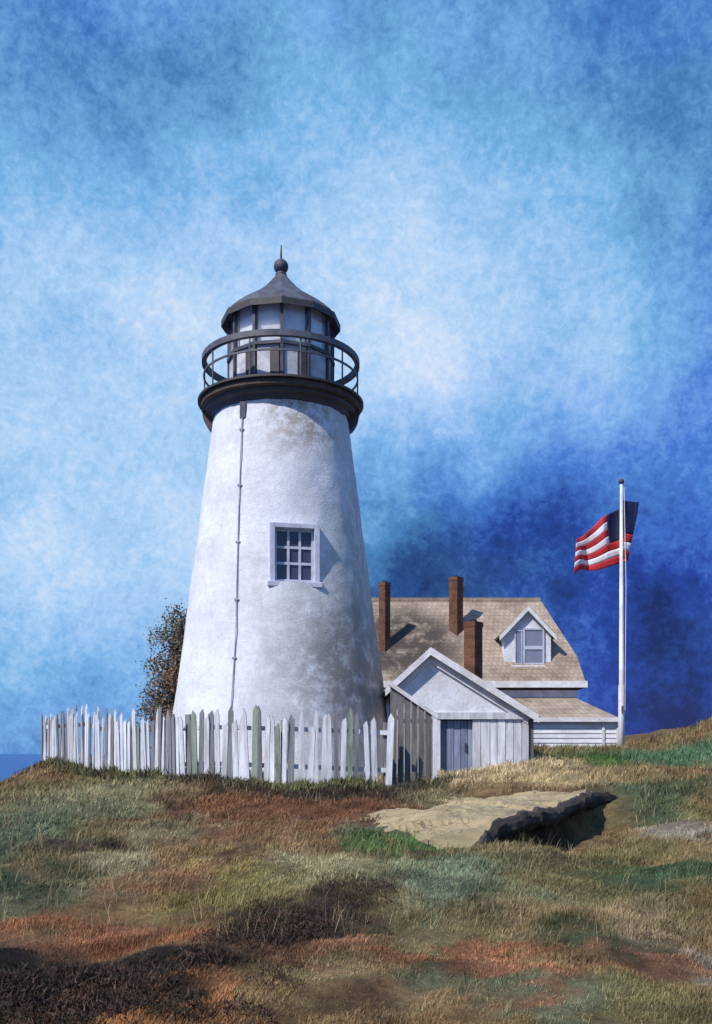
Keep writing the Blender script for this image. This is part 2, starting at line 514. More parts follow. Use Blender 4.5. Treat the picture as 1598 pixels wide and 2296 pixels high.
# ---- ground and plants take the cover colour stored on the mesh
for nm, rg, bmp in (('heath_ground', .95, .8), ('heath_blades', .8, 0), ('leaf', .7, 0)):
    m = bpy.data.materials.new(nm)
    m.use_nodes = True
    t = NT(m.node_tree)
    p = m.node_tree.nodes['Principled BSDF']
    p.inputs['Roughness'].default_value = rg
    p.inputs['Specular IOR Level'].default_value = .15
    at = t.n('ShaderNodeAttribute', attribute_name='cover')
    c = at.outputs['Color']
    if bmp:
        co = t.n('ShaderNodeTexCoord').outputs['Object']
        nz = t.noise(co, 9, 7, .7)
        c = t.mix(t.maprange(nz.outputs['Fac'], .35, .7, 0, .7), c, t.mix(1.0, c, (.35, .32, .30), 'MULTIPLY'))
        b = t.n('ShaderNodeBump')
        b.inputs['Strength'].default_value = bmp
        b.inputs['Distance'].default_value = .08
        t.link(t.noise(co, 14, 7, .7).outputs['Fac'], b.inputs['Height'])
        t.link(b.outputs[0], p.inputs['Normal'])
    t.link(c, p.inputs['Base Color'])
    MATS[nm] = m

m = bpy.data.materials.new('sea_water')
m.use_nodes = True
t = NT(m.node_tree)
p = m.node_tree.nodes['Principled BSDF']
p.inputs['Base Color'].default_value = (.02, .085, .26, 1)
p.inputs['Roughness'].default_value = .45
p.inputs['Specular IOR Level'].default_value = .12
co = t.n('ShaderNodeTexCoord').outputs['Object']
b = t.n('ShaderNodeBump')
b.inputs['Strength'].default_value = .7
b.inputs['Distance'].default_value = .8
t.link(t.noise(t.mapping(co, scale=(1, 2.2, 1)), .22, 8, .62).outputs['Fac'], b.inputs['Height'])
t.link(b.outputs[0], p.inputs['Normal'])
MATS['sea_water'] = m


# ------------------------------------------------------------------ mesh helpers
class MB:
    def __init__(self):
        self.v = []; self.f = []

    def add(self, vs, fs):
        o = len(self.v)
        self.v += [tuple(q) for q in vs]
        self.f += [tuple(i + o for i in f) for f in fs]
        return self

    def hexa(self, p):        # 8 corners: bottom 4 ccw, top 4 ccw
        return self.add(p, [(3, 2, 1, 0), (4, 5, 6, 7), (0, 1, 5, 4), (1, 2, 6, 5), (2, 3, 7, 6), (3, 0, 4, 7)])

    def box(self, x0, x1, y0, y1, z0, z1):
        return self.hexa([(x0, y0, z0), (x1, y0, z0), (x1, y1, z0), (x0, y1, z0), (x0, y0, z1), (x1, y0, z1), (x1, y1, z1), (x0, y1, z1)])

    def prism_y(self, pts, y0, y1):     # polygon in xz (ccw seen from -y), extruded along y
        n = len(pts)
        vs = [(x, y0, z) for x, z in pts] + [(x, y1, z) for x, z in pts]
        fs = [tuple(range(n)), tuple(range(2 * n - 1, n - 1, -1))]
        fs += [(i, n + i, n + (i + 1) % n, (i + 1) % n) for i in range(n)]
        return self.add(vs, fs)

    def lathe(self, prof, n, cx=0, cy=0, a0=0.0, closed=False):
        vs = []
        for r, z in prof:
            for i in range(n):
                a = a0 + 2 * math.pi * i / n
                vs.append((cx + r * math.sin(a), cy - r * math.cos(a), z))
        fs = []
        m = len(prof)
        for j in range(m if closed else m - 1):
            k = (j + 1) % m
            for i in range(n):
                q = (i + 1) % n
                fs.append((j * n + i, j * n + q, k * n + q, k * n + i))
        return self.add(vs, fs)

    def tube(self, path, rad, n=8, caps=True):
        vs = []; fs = []
        P = [Vector(q) for q in path]
        if not hasattr(rad, '__len__'):
            rad = [rad] * len(P)
        for i, q in enumerate(P):
            d = (P[min(i + 1, len(P) - 1)] - P[max(i - 1, 0)]).normalized()
            u = d.cross(Vector((0, 0, 1)) if abs(d.z) < .9 else Vector((1, 0, 0))).normalized()
            v = d.cross(u)
            for k in range(n):
                a = 2 * math.pi * k / n
                vs.append(q + (u * math.cos(a) + v * math.sin(a)) * rad[i])
        for i in range(len(P) - 1):
            for k in range(n):
                fs.append((i * n + k, i * n + (k + 1) % n, (i + 1) * n + (k + 1) % n, (i + 1) * n + k))
        if caps:
            fs.append(tuple(range(n - 1, -1, -1)))
            fs.append(tuple(range((len(P) - 1) * n, len(P) * n)))
        return self.add(vs, fs)

    def xform(self, M):
        self.v = [tuple(M @ Vector(q)) for q in self.v]
        return self

    def mesh(self, name):
        me = bpy.data.meshes.new(name)
        me.from_pydata(self.v, [], self.f)
        me.update()
        return me


def fixnormals(me):
    import bmesh
    bm = bmesh.new()
    bm.from_mesh(me)
    bmesh.ops.recalc_face_normals(bm, faces=bm.faces)
    bm.to_mesh(me)
    bm.free()


def link(name, me, mat, parent=None, smooth=False, loc=(0, 0, 0), rot=None):
    o = bpy.data.objects.new(name, me)
    COL.objects.link(o)
    if mat and not me.materials:
        me.materials.append(MATS[mat])
    if smooth:
        me.polygons.foreach_set('use_smooth', [True] * len(me.polygons))
    o.location = loc
    if rot:
        o.rotation_euler = rot
    o.parent = parent
    return o


def part(name, mb, mat, parent=None, smooth=False, loc=(0, 0, 0), rot=None, bevel=0.0):
    me = mb.mesh(name)
    fixnormals(me)
    o = link(name, me, mat, parent, smooth, loc, rot)
    if bevel:
        bv = o.modifiers.new('bevel', 'BEVEL')
        bv.width = bevel; bv.segments = 2; bv.limit_method = 'ANGLE'
    return o


def thing(name, label, cat, loc=(0, 0, 0), rz=0.0, group=None):
    o = bpy.data.objects.new(name, None)
    COL.objects.link(o)
    o.empty_display_size = .3
    o.location = loc
    o.rotation_euler = (0, 0, rz)
    return tag(o, label, cat, group)


def tag(o, label, cat, group=None):
    o['label'] = label; o['category'] = cat
    if group:
        o['group'] = group
    return o


def set_cover(me, cols):
    a = me.color_attributes.new('cover', 'FLOAT_COLOR', 'POINT')
    c = np.ones((len(me.vertices), 4), np.float32)
    c[:, :3] = cols
    a.data.foreach_set('color', c.ravel())


# ------------------------------------------------------------------ setting
def axis(segs):
    out = []
    for a, b, st in segs:
        out += list(np.arange(a, b - 1e-6, st))
    return np.array(out + [segs[-1][1]])


gx = axis([(-60, -16, 3), (-16, -9, .6), (-9, 9.5, .1), (9.5, 20, .5), (20, 90, 4)])
gy = axis([(-60, -6, 4), (-6, 3.6, .6), (3.6, 20, .1), (20, 34, .2), (34, 50, .8), (50, 90, 4)])
GX, GY = np.meshgrid(gx, gy)
fx, fy = GX.ravel(), GY.ravel()
gv = np.stack([fx, fy, height(fx, fy)], 1)
nx, ny = len(gx), len(gy)
ii = (np.arange(ny - 1)[:, None] * nx + np.arange(nx - 1)[None, :]).ravel()
gf = np.stack([ii, ii + 1, ii + nx + 1, ii + nx], 1)
gm = bpy.data.meshes.new('ground')
gm.from_pydata(gv.tolist(), [], gf.tolist())
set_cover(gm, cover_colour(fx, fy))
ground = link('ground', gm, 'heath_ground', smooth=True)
ground['kind'] = 'structure'

sm = MB()
N = 48
rr = [0.0, 60, 200, 800, 4000, 20000, 60000]
sm.lathe([(max(r, .01), -10.0) for r in rr], N)
sea = part('sea', sm, 'sea_water')
sea['kind'] = 'structure'

# ------------------------------------------------------------------ lighthouse
TX, TY, TZ = -1.68, 22.5, 1.0
LH = thing('lighthouse', 'tall tapering whitewashed stone lighthouse with black gallery and domed lantern', 'lighthouse', (TX, TY, TZ))


def tr(z):      # wall radius at world height z
    return 2.57 - 0.135 * (z - 1.2)


# wall with a true window opening
WA, WZ, WW, WH = R(12.6), 5.78, 0.86, 1.14          # bearing, centre height, width, height of the opening
wr = tr(WZ)
dth = WW / 2 / wr
ths = sorted(set([round(q, 5) for q in list(np.linspace(-math.pi, math.pi, 97)[:-1])]))
ths = [q for q in ths if abs(q - (WA - dth)) > .03 and abs(q - (WA + dth)) > .03] + [WA - dth, WA + dth]
ths = sorted(ths)
zs = [q for q in np.linspace(.6, 9.35, 60) if abs(q - (WZ - WH / 2)) > .07 and abs(q - (WZ + WH / 2)) > .07] + [WZ - WH / 2, WZ + WH / 2]
zs = sorted(zs)
mb = MB()
nt = len(ths)
for z in zs:
    for a in ths:
        inwin = abs(a - WA) < dth + .04 and abs(z - WZ) < WH / 2 + .1
        bump = 0 if inwin else .022 * float(fbm(np.array([a * 7.0]), np.array([z * 2.4]), 3, 5)[0])
        r = tr(z) + bump
        mb.v.append((r * math.sin(a), -r * math.cos(a), z - TZ))
for j in range(len(zs) - 1):
    for i in range(nt):
        q = (i + 1) % nt
        am = (ths[i] + ths[q]) / 2 if q else 9
        zm = (zs[j] + zs[j + 1]) / 2
        if abs(am - WA) < dth - 1e-4 and abs(zm - WZ) < WH / 2 - 1e-4:
            continue
        mb.f.append((j * nt + i, j * nt + q, (j + 1) * nt + q, (j + 1) * nt + i))
part('tower_wall', mb, 'whitewash', LH, smooth=True)

# window in its own flat frame: local u right, v outward, w up
Mw = Matrix.Rotation(WA, 4, 'Z') @ Matrix.Translation((0, 0, WZ - TZ))


def winbox(u0, u1, v0, v1, w0, w1):        # v measured outward from the wall face
    q = MB().box(u0, u1, -(wr + v1), -(wr + v0), w0, w1)
    return q.xform(Mw)


def merge(*bs):
    o = MB()
    for b_ in bs:
        o.add(b_.v, b_.f)
    return o


hw, hh_ = WW / 2, WH / 2
surround = merge(winbox(-hw - .09, -hw + .02, -.34, .022, -hh_ - .06, hh_ + .08), winbox(hw - .02, hw + .09, -.34, .022, -hh_ - .06, hh_ + .08),
                 winbox(-hw + .02, hw - .02, -.34, .020, hh_ - .02, hh_ + .08), winbox(-hw - .14, hw + .14, -.34, .055, -hh_ - .09, -hh_ + .02))
win = part('window', surround, 'sash_paint', LH, bevel=.01)
part('back_box', winbox(-hw + .01, hw - .01, -.62, -.30, -hh_, hh_), 'interior_dark', win)
fw = .05
part('sash_frame', merge(winbox(-hw + .02, -hw + .02 + fw, -.16, -.10, -hh_ + .02, hh_ - .02), winbox(hw - .02 - fw, hw - .02, -.16, -.10, -hh_ + .02, hh_ - .02),
                         winbox(-hw + .02 + fw, hw - .02 - fw, -.16, -.102, -hh_ + .02, -hh_ + .08), winbox(-hw + .02 + fw, hw - .02 - fw, -.16, -.102, hh_ - .07, hh_ - .02)), 'sash_paint', win)
gu0, gu1, gw0, gw1 = -hw + .02 + fw, hw - .02 - fw, -hh_ + .08, hh_ - .07
pu, pw = (gu1 - gu0) / 3, (gw1 - gw0) / 3
for k in (1, 2):
    part('glazing_bar', winbox(gu0 + k * pu - .024, gu0 + k * pu + .024, -.155, -.104, gw0, gw1), 'sash_paint', win)
    part('glazing_bar', winbox(gu0, gu1, -.154, -.106, gw0 + k * pw - .026, gw0 + k * pw + .026), 'sash_paint', win)
for a in range(3):
    for b_ in range(3):
        part('pane', winbox(gu0 + a * pu + .005, gu0 + (a + 1) * pu - .005, -.142, -.134, gw0 + b_ * pw + .005, gw0 + (b_ + 1) * pw - .005), 'window_glass', win)

# lightning conductor strapped down the wall
path = []
for k in range(40):
    f = k / 39
    z = 9.12 - f * 7.9
    a = -math.asin(.46 - .11 * min(1, f * 1.6))
    r = tr(z) + .03
    path.append((r * math.sin(a), -r * math.cos(a), z - TZ))
o = part('lightning_conductor', MB().tube(path, .013, 6), 'zinc', LH)
for k in range(3, 39, 6):
    x, y, z = path[k]
    part('clip', MB().box(x - .045, x + .045, y - .015, y + .05, z - .015, z + .015), 'zinc', o)
x, y, z = path[0]
part('conductor_box', MB().box(x - .06, x + .06, y - .06, y + .1, z - .35, z - .02), 'rail_iron', LH)

L = lambda z: z - TZ
# cornice, deck and rim
part('cornice', MB().lathe([(1.44, L(9.10)), (1.53, L(9.14)), (1.56, L(9.22)), (1.66, L(9.27)), (1.68, L(9.335)), (1.3, L(9.34))], 72), 'black_iron', LH, smooth=False)
part('gallery_deck', MB().lathe([(.2, L(9.335)), (1.74, L(9.341)), (1.78, L(9.365)), (1.78, L(9.47)), (1.75, L(9.50)), (.2, L(9.502))], 72), 'rusty_deck', LH)
part('deck_lip', MB().lathe([(1.745, L(9.485)), (1.85, L(9.485)), (1.85, L(9.53)), (1.745, L(9.53))], 72, closed=True), 'black_iron', LH)
for a in (-92, 92, -128, 128, 180):
    Mb = Matrix.Rotation(R(a), 4, 'Z')
    prof = [(1.44, 8.86)]
    for k in range(9):
        q = k / 8
        prof.append((1.50 + .25 * math.sin(q * math.pi / 2) ** .8 + .0, 8.90 + .435 * q ** 1.25))
    prof += [(1.44, 9.336)]
    vs = [(-.15, -r, L(z)) for r, z in prof] + [(.15, -r, L(z)) for r, z in prof]
    n = len(prof)
    fs = [tuple(range(n)), tuple(range(2 * n - 1, n - 1, -1))] + [(i, n + i, n + (i + 1) % n, (i + 1) % n) for i in range(n)]
    part('bracket', MB().add(vs, fs).xform(Mb), 'black_iron', LH)
# railing
RR_ = 1.73


def ring(r, z, h, wd, n=72):
    return MB().lathe([(r - wd, L(z)), (r, L(z)), (r, L(z + h)), (r - wd, L(z + h))], n, closed=True)


rail = part('railing', ring(RR_ + .03, 10.36, .125, .10), 'rail_iron', LH)
part('middle_rail', ring(RR_, 10.06, .04, .03), 'rail_iron', rail)
for k in range(10):
    a = R(k * 36 + 18)
    x, y = (RR_ - .015) * math.sin(a), -(RR_ - .015) * math.cos(a)
    part('post', MB().tube([(x, y, L(9.49)), (x, y, L(10.42))], .020, 6), 'rail_iron', rail)
# lantern room, twelve-sided
NL, A0, LR = 12, R(5), 1.13
part('lantern_floor', MB().lathe([(.05, L(9.503)), (1.19, L(9.503)), (1.19, L(9.60)), (.05, L(9.60))], NL, a0=A0), 'roof_metal', LH)


def corner(k, r):
    a = A0 + k * 2 * math.pi / NL
    return Vector((r * math.sin(a), -r * math.cos(a), 0))


def slab(p, q, z0, z1, th, cut=.0):       # upright slab between two plan points
    d = (q - p).normalized()
    n = Vector((d.y, -d.x, 0)) * th / 2
    p = p + d * cut; q = q - d * cut
    pts = [p + n, q + n, q - n, p - n]
    return MB().hexa([(v.x, v.y, z0) for v in pts] + [(v.x, v.y, z1) for v in pts])


for k in range(NL):
    p0, p1 = corner(k, LR), corner(k + 1, LR)
    pn = part('parapet_panel', slab(p0, p1, L(9.60), L(10.43), .06, .05), 'lantern_paint', LH)
    pi, pj = corner(k, LR + .04), corner(k + 1, LR + .04)
    if k % 2 == 0 or k == 11:
        d = (pj - pi)
        part('vent_plate', slab(pi + d * .58, pi + d * .90, L(9.72), L(10.36), .03), 'black_iron', pn)
    part('sill_bar', slab(corner(k, LR + .02), corner(k + 1, LR + .02), L(10.43), L(10.50), .12), 'roof_metal', LH)
    part('pane', slab(p0, p1, L(10.50), L(11.34), .012, .03), 'lantern_glass', LH)
    part('added_blind', slab(corner(k, LR - .07), corner(k + 1, LR - .07), L(10.50), L(11.36), .008, .03), 'added_blind_cloth', LH)  # white sheet added behind the glass to make the panes look pale
    c = corner(k, LR + .02)
    a = A0 + k * 2 * math.pi / NL
    part('lantern_post', MB().box(-.034, .034, -.045, .045, 0, 1.76).xform(Matrix.Translation((c.x, c.y, L(9.60))) @ Matrix.Rotation(a, 4, 'Z')), 'roof_metal', LH)
prof = [(.3, 11.42), (1.10, 11.36), (1.27, 11.30), (1.285, 11.36), (1.24, 11.44), (1.08, 11.59), (.90, 11.73), (.71, 11.86), (.53, 11.98), (.38, 12.11), (.26, 12.24), (.17, 12.35), (.12, 12.42), (.10, 12.46)]
part('roof', MB().lathe([(r, L(z)) for r, z in prof], NL, a0=A0), 'roof_metal', LH)
part('eave_band', MB().lathe([(1.275, L(11.27)), (1.335, L(11.22)), (1.335, L(11.36)), (1.275, L(11.385))], NL, a0=A0, closed=True), 'black_iron', LH)
prof = [(.10, 12.40), (.13, 12.44), (.09, 12.50)] + [(max(.165 * math.sin(q), .02), 12.62 - .165 * math.cos(q)) for q in np.linspace(.45, math.pi, 12)]
part('ventilator_ball', MB().lathe([(r, L(z)) for r, z in prof], 20), 'roof_metal', LH, smooth=True)
part('lightning_rod', MB().tube([(0, 0, L(12.74)), (0, 0, L(12.92)), (0.004, 0, L(13.10))], [.032, .022, .012], 8), 'black_iron', LH)

# ------------------------------------------------------------------ shed
SX, SY = 2.2, 21.0
sz = 1.25
SH = thing('shed', 'small white gabled shed with plank door beside the lighthouse', 'shed', (SX, SY, sz))
S = lambda x: x - SX
Z = lambda z: z - sz
XL, XR, XP = .78, 3.62, 1.55
ZL, ZR, ZP = 3.10, 2.50, 3.80
D0, D1 = 0.0, 6.4
# body
part('side_wall', MB().box(S(XL), S(XL) + .1, .1, D1, Z(.9), Z(ZL)), 'white_board', SH)
part('side_wall', MB().box(S(XR) - .1, S(XR), .1, D1, Z(.9), Z(ZR)), 'white_board', SH)
part('back_wall', MB().prism_y([(S(XL), Z(.9)), (S(XR), Z(.9)), (S(XR), Z(ZR)), (S(XP), Z(ZP)), (S(XL), Z(ZL))], D1 - .1, D1), 'white_board', SH)
part('gable', MB().prism_y([(S(XL), Z(2.50)), (S(XR), Z(2.50)), (S(XP), Z(ZP)), (S(XL), Z(ZL))], .0, .1), 'gable_white', SH)
part('interior', MB().box(S(XL) + .12, S(XR) - .12, .5, .56, Z(.9), Z(2.5)), 'interior_dark', SH)
# roof slabs, overhanging the gable
OV = .20


def slope(xa, za, xb, zb, th):
    d = Vector((xb - xa, 0, zb - za)).normalized()
    n = Vector((-d.z, 0, d.x))
    if n.z < 0:
        n = -n
    return [(S(xa), Z(za)), (S(xb), Z(zb)), (S(xb) + n.x * th, Z(zb) + n.z * th), (S(xa) + n.x * th, Z(za) + n.z * th)]


kl = (ZP - ZL) / (XP - XL); kr = (ZP - ZR) / (XR - XP)
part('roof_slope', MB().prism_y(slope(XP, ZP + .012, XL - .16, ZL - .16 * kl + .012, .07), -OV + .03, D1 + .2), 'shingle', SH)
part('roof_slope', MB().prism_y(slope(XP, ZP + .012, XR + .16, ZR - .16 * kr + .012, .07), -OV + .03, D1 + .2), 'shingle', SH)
for (xa, za, xe, ze, k, sgn) in ((XP, ZP, XL - .17, ZL - .17 * kl, kl, -1), (XP, ZP, XR + .17, ZR - .17 * kr, kr, 1)):
    part('barge_board', MB().prism_y([(S(xa), Z(za - .05)), (S(xe), Z(ze - .05)), (S(xe), Z(ze + .11)), (S(xa), Z(za + .11))], -OV, -OV + .028), 'trim_white', SH)
    part('rake_board', MB().prism_y([(S(xa), Z(za - .20)), (S(xe - sgn * .2), Z(ze + .2 * k - .20)), (S(xe - sgn * .2), Z(ze + .2 * k - .03)), (S(xa), Z(za - .03))], -.055, -.002), 'trim_white', SH)
# front planks, door and header
part('header_board', MB().box(S(XL) + .1, S(XR) + .03, -.075, -.003, Z(2.42), Z(2.56)), 'white_board', SH)
hx = 2.44
x = hx
k = 0
rnd = random.Random(5)
while x < XR - .02:
    wd = min(.165 + rnd.uniform(-.02, .03), XR - x)
    part('wall_plank', MB().box(S(x), S(x + wd) - .014, -.02 - rnd.uniform(0, .016), .035, Z(.95), Z(2.42 - rnd.uniform(0, .02))), 'white_board', SH)
    x += wd
    k += 1
part('door_post', MB().box(S(1.62), S(1.76), -.06, .12, Z(.95), Z(2.42)), 'white_board', SH)
x = 1.77
door = part('door_ledge', MB().box(S(1.79), S(2.36), .19, .22, Z(2.0), Z(2.1)), 'door_blue_shade', SH)
while x < 2.36:
    wd = .145
    part('door_plank', MB().box(S(x), S(x + wd) - .012, .07 - rnd.uniform(0, .02), .185, Z(.98), Z(2.40)), 'door_blue_shade', SH)
    x += wd
part('door_handle', MB().box(S(2.28), S(2.31), .02, .068, Z(1.75), Z(1.93)), 'black_iron', SH)
for q in range(4):
    x = .80 + q * .2
    part('wall_plank', MB().box(S(x), S(x + .2) - .012, -.02, .035, Z(.95), Z(2.42)), 'white_board', SH)
part('shaded_strip', MB().box(S(XR) + .002, S(XR) + .10, .02, .14, Z(.95), Z(2.42)), 'grey_board', SH)  # dark strip standing in for the shaded right side wall


def chimney(parent, ploc, wx, wy, z0, z1, wd):
    b_ = MB().box(-wd / 2, wd / 2, -wd / 2, wd / 2, 0, z1 - z0 - .12)
    o = part('chimney', b_, 'brick', parent, loc=(wx - ploc[0], wy - ploc[1], z0 - ploc[2]), rot=(0, 0, R(48)))
    part('chimney_cap', MB().box(-wd / 2 - .012, wd / 2 + .012, -wd / 2 - .012, wd / 2 + .012, z1 - z0 - .12, z1 - z0), 'brick', o)
    part('flue', MB().lathe([(.05, z1 - z0), (wd * .28, z1 - z0), (wd * .28, z1 - z0 + .05), (.05, z1 - z0 + .05)], 10), 'interior_dark', o)
    return o


chimney(SH, (SX, SY, sz), 2.745, 23.5, 2.2, 4.78, .31)

# ------------------------------------------------------------------ board wing between tower and shed
WX, WY = 1.1, 19.2
wz = .9
WG = thing('board_wing', 'weathered grey plank wing wall with sloping white cap beside the tower', 'wing wall', (WX, WY, wz))
xs = np.linspace(.66, 1.46, 7)
for q in range(6):
    xa, xb = xs[q], xs[q + 1] - .012
    ztop = lambda x_: 2.98 - (x_ - .66) / .80 * .55
    part('board', MB().prism_y([(xa - WX, 0), (xb - WX, 0), (xb - WX, ztop(xb) - wz), (xa - WX, ztop(xa) - wz)], -rnd.uniform(0, .02), .04), 'grey_board', WG)
part('cap_rail', MB().prism_y([(.62 - WX, ztop(.62) - wz + .003), (1.56 - WX, ztop(1.56) - wz + .003), (1.56 - WX, ztop(1.56) - wz + .095), (.62 - WX, ztop(.62) - wz + .095)], -.07, .09), 'trim_white', WG)
part('end_post', MB().box(1.463 - WX, 1.555 - WX, -.05, .06, 0, 2.37 - wz), 'picket_white', WG)

# ------------------------------------------------------------------ keeper's house
HX, HY, HZ = 4.3, 33.0, .8
HO = thing('keeper_house', 'low white keeper house with brown hipped shingle roof and dormer behind the shed', 'house', (HX, HY, HZ))
hx_ = lambda x: x - HX
hy_ = lambda y: y - HY
hz_ = lambda z: z - HZ
EX0, EX1, EY0, EY1, EZ = -3.2, 7.32, 32.0, 38.0, 3.98
RX0, RX1, RY, RZ = -2.2, 6.42, 35.0, 7.08
part('wall', MB().box(hx_(EX0 + .3), hx_(EX1 - .25), hy_(32.3), hy_(37.7), 0, hz_(3.93)), 'house_wall', HO)
th = .12
top = [(EX0, EY0, EZ), (EX1, EY0, EZ), (EX1, EY1, EZ), (EX0, EY1, EZ), (RX0, RY, RZ), (RX1, RY, RZ)]
kink = [(EX0 + .12, EY0 + .62, EZ + .86), (EX1 - .12, EY0 + .62, EZ + .86), (EX1 - .12, EY1 - .62, EZ + .86), (EX0 + .12, EY1 - .62, EZ + .86)]
vs = [(hx_(x), hy_(y), hz_(z)) for x, y, z in top[:4] + kink + top[4:]]
fs = [(0, 1, 5, 4), (1, 2, 6, 5), (2, 3, 7, 6), (3, 0, 4, 7), (4, 5, 9, 8), (6, 7, 8, 9), (5, 6, 9), (7, 4, 8), (3, 2, 1, 0)]
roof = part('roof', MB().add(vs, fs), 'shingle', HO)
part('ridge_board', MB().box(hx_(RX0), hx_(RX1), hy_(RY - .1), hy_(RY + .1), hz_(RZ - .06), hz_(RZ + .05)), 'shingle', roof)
part('eave_board', MB().box(hx_(EX0 - .05), hx_(EX1 + .05), hy_(EY0 - .08), hy_(EY0 - .005), hz_(EZ - .17), hz_(EZ + .04)), 'trim_white', HO)
part('eave_board', MB().box(hx_(EX1 + .003), hx_(EX1 + .053), hy_(EY0 + .002), hy_(EY1), hz_(EZ - .17), hz_(EZ + .04)), 'trim_white', HO)
part('frieze', MB().box(hx_(EX0 + .32), hx_(EX1 - .22), hy_(32.2), hy_(32.295), hz_(3.50), hz_(3.74)), 'trim_white', HO)
chimney(HO, (HX, HY, HZ), .94, 33.0, 4.2, 7.32, .27)
chimney(HO, (HX, HY, HZ), 3.36, 33.7, 5.0, 7.62, .34)
# porch along the front
PX0, PX1, PY0, PY1 = 2.6, 7.92, 30.2, 32.25
vs = [(PX0, PY0, 2.78), (PX1, PY0, 2.78), (PX1, PY1, 2.78), (PX0, PY1, 2.78), (PX0, PY1, 3.52), (7.0, PY1, 3.52)]
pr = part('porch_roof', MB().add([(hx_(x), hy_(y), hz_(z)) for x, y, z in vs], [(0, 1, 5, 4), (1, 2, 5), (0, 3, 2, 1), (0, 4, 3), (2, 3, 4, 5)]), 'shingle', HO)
part('gutter_board', MB().box(hx_(PX0), hx_(PX1 + .03), hy_(PY0 - .06), hy_(PY0 - .004), hz_(2.66), hz_(2.80)), 'trim_white', pr)
part('porch_wall', MB().box(hx_(PX0 + .1), hx_(PX1 - .06), hy_(PY0 + .12), hy_(PY1), .0, hz_(2.77)), 'house_white', HO)
for q in range(9):
    z0 = 1.45 + q * .145
    part('clapboard', MB().hexa([(hx_(x), hy_(y), hz_(z)) for x, y, z in (
        (PX0 + .1, PY0 + .085, z0), (PX1 - .06, PY0 + .085, z0), (PX1 - .06, PY0 + .118, z0), (PX0 + .1, PY0 + .118, z0),
        (PX0 + .1, PY0 + .108, z0 + .143), (PX1 - .06, PY0 + .108, z0 + .143), (PX1 - .06, PY0 + .118, z0 + .143), (PX0 + .1, PY0 + .118, z0 + .143))]), 'house_white', HO)
part('corner_board', MB().box(hx_(PX1 - .056), hx_(PX1 + .04), hy_(PY0 + .06), hy_(PY0 + .2), 0, hz_(2.655)), 'trim_white', HO)
part('corner_board', MB().box(hx_(7.42), hx_(7.50), hy_(PY0 + .055), hy_(PY0 + .083), 0, hz_(2.655)), 'trim_white', HO)
# dormer
DX, DY, DZ0, DZ1, DZP = 5.55, 32.50, 4.46, 5.62, 6.42
hwd = .76
dm = part('dormer', MB().prism_y([(hx_(DX - hwd), hz_(DZ0)), (hx_(DX + hwd), hz_(DZ0)), (hx_(DX + hwd), hz_(DZ1)), (hx_(DX), hz_(DZP - .04)), (hx_(DX - hwd), hz_(DZ1))], hy_(DY), hy_(DY + 1.6)), 'gable_white', HO)
for s_ in (-1, 1):
    n = Vector((s_ * (DZP - DZ1), 0, hwd)).normalized() * .06
    ex, ez = DX + s_ * (hwd + .16), DZ1 - .16 * (DZP - DZ1) / hwd
    pts = [(hx_(DX), hz_(DZP)), (hx_(ex), hz_(ez)), (hx_(ex) + n.x, hz_(ez) + n.z), (hx_(DX), hz_(DZP) + .09)]
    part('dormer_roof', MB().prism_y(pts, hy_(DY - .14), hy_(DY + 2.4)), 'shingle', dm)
    pts = [(hx_(DX), hz_(DZP - .11)), (hx_(ex), hz_(ez - .11)), (hx_(ex), hz_(ez + .05)), (hx_(DX), hz_(DZP + .06))]
    part('dormer_trim', MB().prism_y(pts, hy_(DY - .17), hy_(DY - .143)), 'trim_white', dm)
part('dormer_sill', MB().box(hx_(DX - .55), hx_(DX + .55), hy_(DY - .12), hy_(DY - .002), hz_(DZ0 + .02), hz_(DZ0 + .1)), 'trim_white', dm)


def sash(u0, u1, w0, w1, pane, f=.055):
    y0, y1 = hy_(DY - .055), hy_(DY - .003)
    part('sash', merge(MB().box(hx_(u0), hx_(u0 + f), y0, y1, hz_(w0), hz_(w1)), MB().box(hx_(u1 - f), hx_(u1), y0, y1, hz_(w0), hz_(w1)),
                       MB().box(hx_(u0 + f), hx_(u1 - f), y0 + .002, y1, hz_(w0), hz_(w0 + f)), MB().box(hx_(u0 + f), hx_(u1 - f), y0 + .002, y1, hz_(w1 - f), hz_(w1))), 'sash_paint', dm)
    part('pane', MB().box(hx_(u0 + f), hx_(u1 - f), y0 + .025, y1 - .002, hz_(w0 + f), hz_(w1 - f)), pane, dm)


sash(DX - .14, DX + .54, 5.13, 5.76, 'dormer_glass')
sash(DX - .14, DX + .54, 4.58, 5.13, 'dormer_glass')
sash(DX - .42, DX - .17, 4.58, 5.70, 'dormer_glass', .035)

# ------------------------------------------------------------------ flagpole and flag
FX, FY = 7.80, 29.5
fz = hz(FX, FY)
fp = thing('flagpole', 'slender white flagpole with dark ball at the corner of the house', 'flagpole', (FX, FY, fz))
zt = 9.62 - fz
part('pole', MB().tube([(0, 0, -.2), (0, 0, 3.7 - fz), (0, 0, 3.72 - fz), (0, 0, zt)], [.095, .09, .07, .042], 12), 'pole_white', fp, smooth=True)
part('base_collar', MB().lathe([(.05, 0), (.17, 0), (.17, .12), (.10, .16), (.05, .16)], 12), 'pole_white', fp)
part('finial_ball', MB().lathe([(max(.085 * math.sin(q), .004), zt + .08 - .085 * math.cos(q)) for q in np.linspace(0, math.pi, 10)], 12), 'black_iron', fp, smooth=True)
part('cleat', MB().box(-.02, .02, -.16, -.06, 2.9 - fz, 3.1 - fz), 'black_iron', fp)
part('halyard', MB().tube([(.10, -.03, 2.95 - fz), (.13, -.03, 5), (.075, -.02, zt - .1)], .010, 5), 'trim_white', fp)

FH = 1.72
FZT = 9.16
flag = thing('flag', 'red and white striped flag with navy canton streaming left from the pole', 'flag', (FX, FY, FZT - FH))


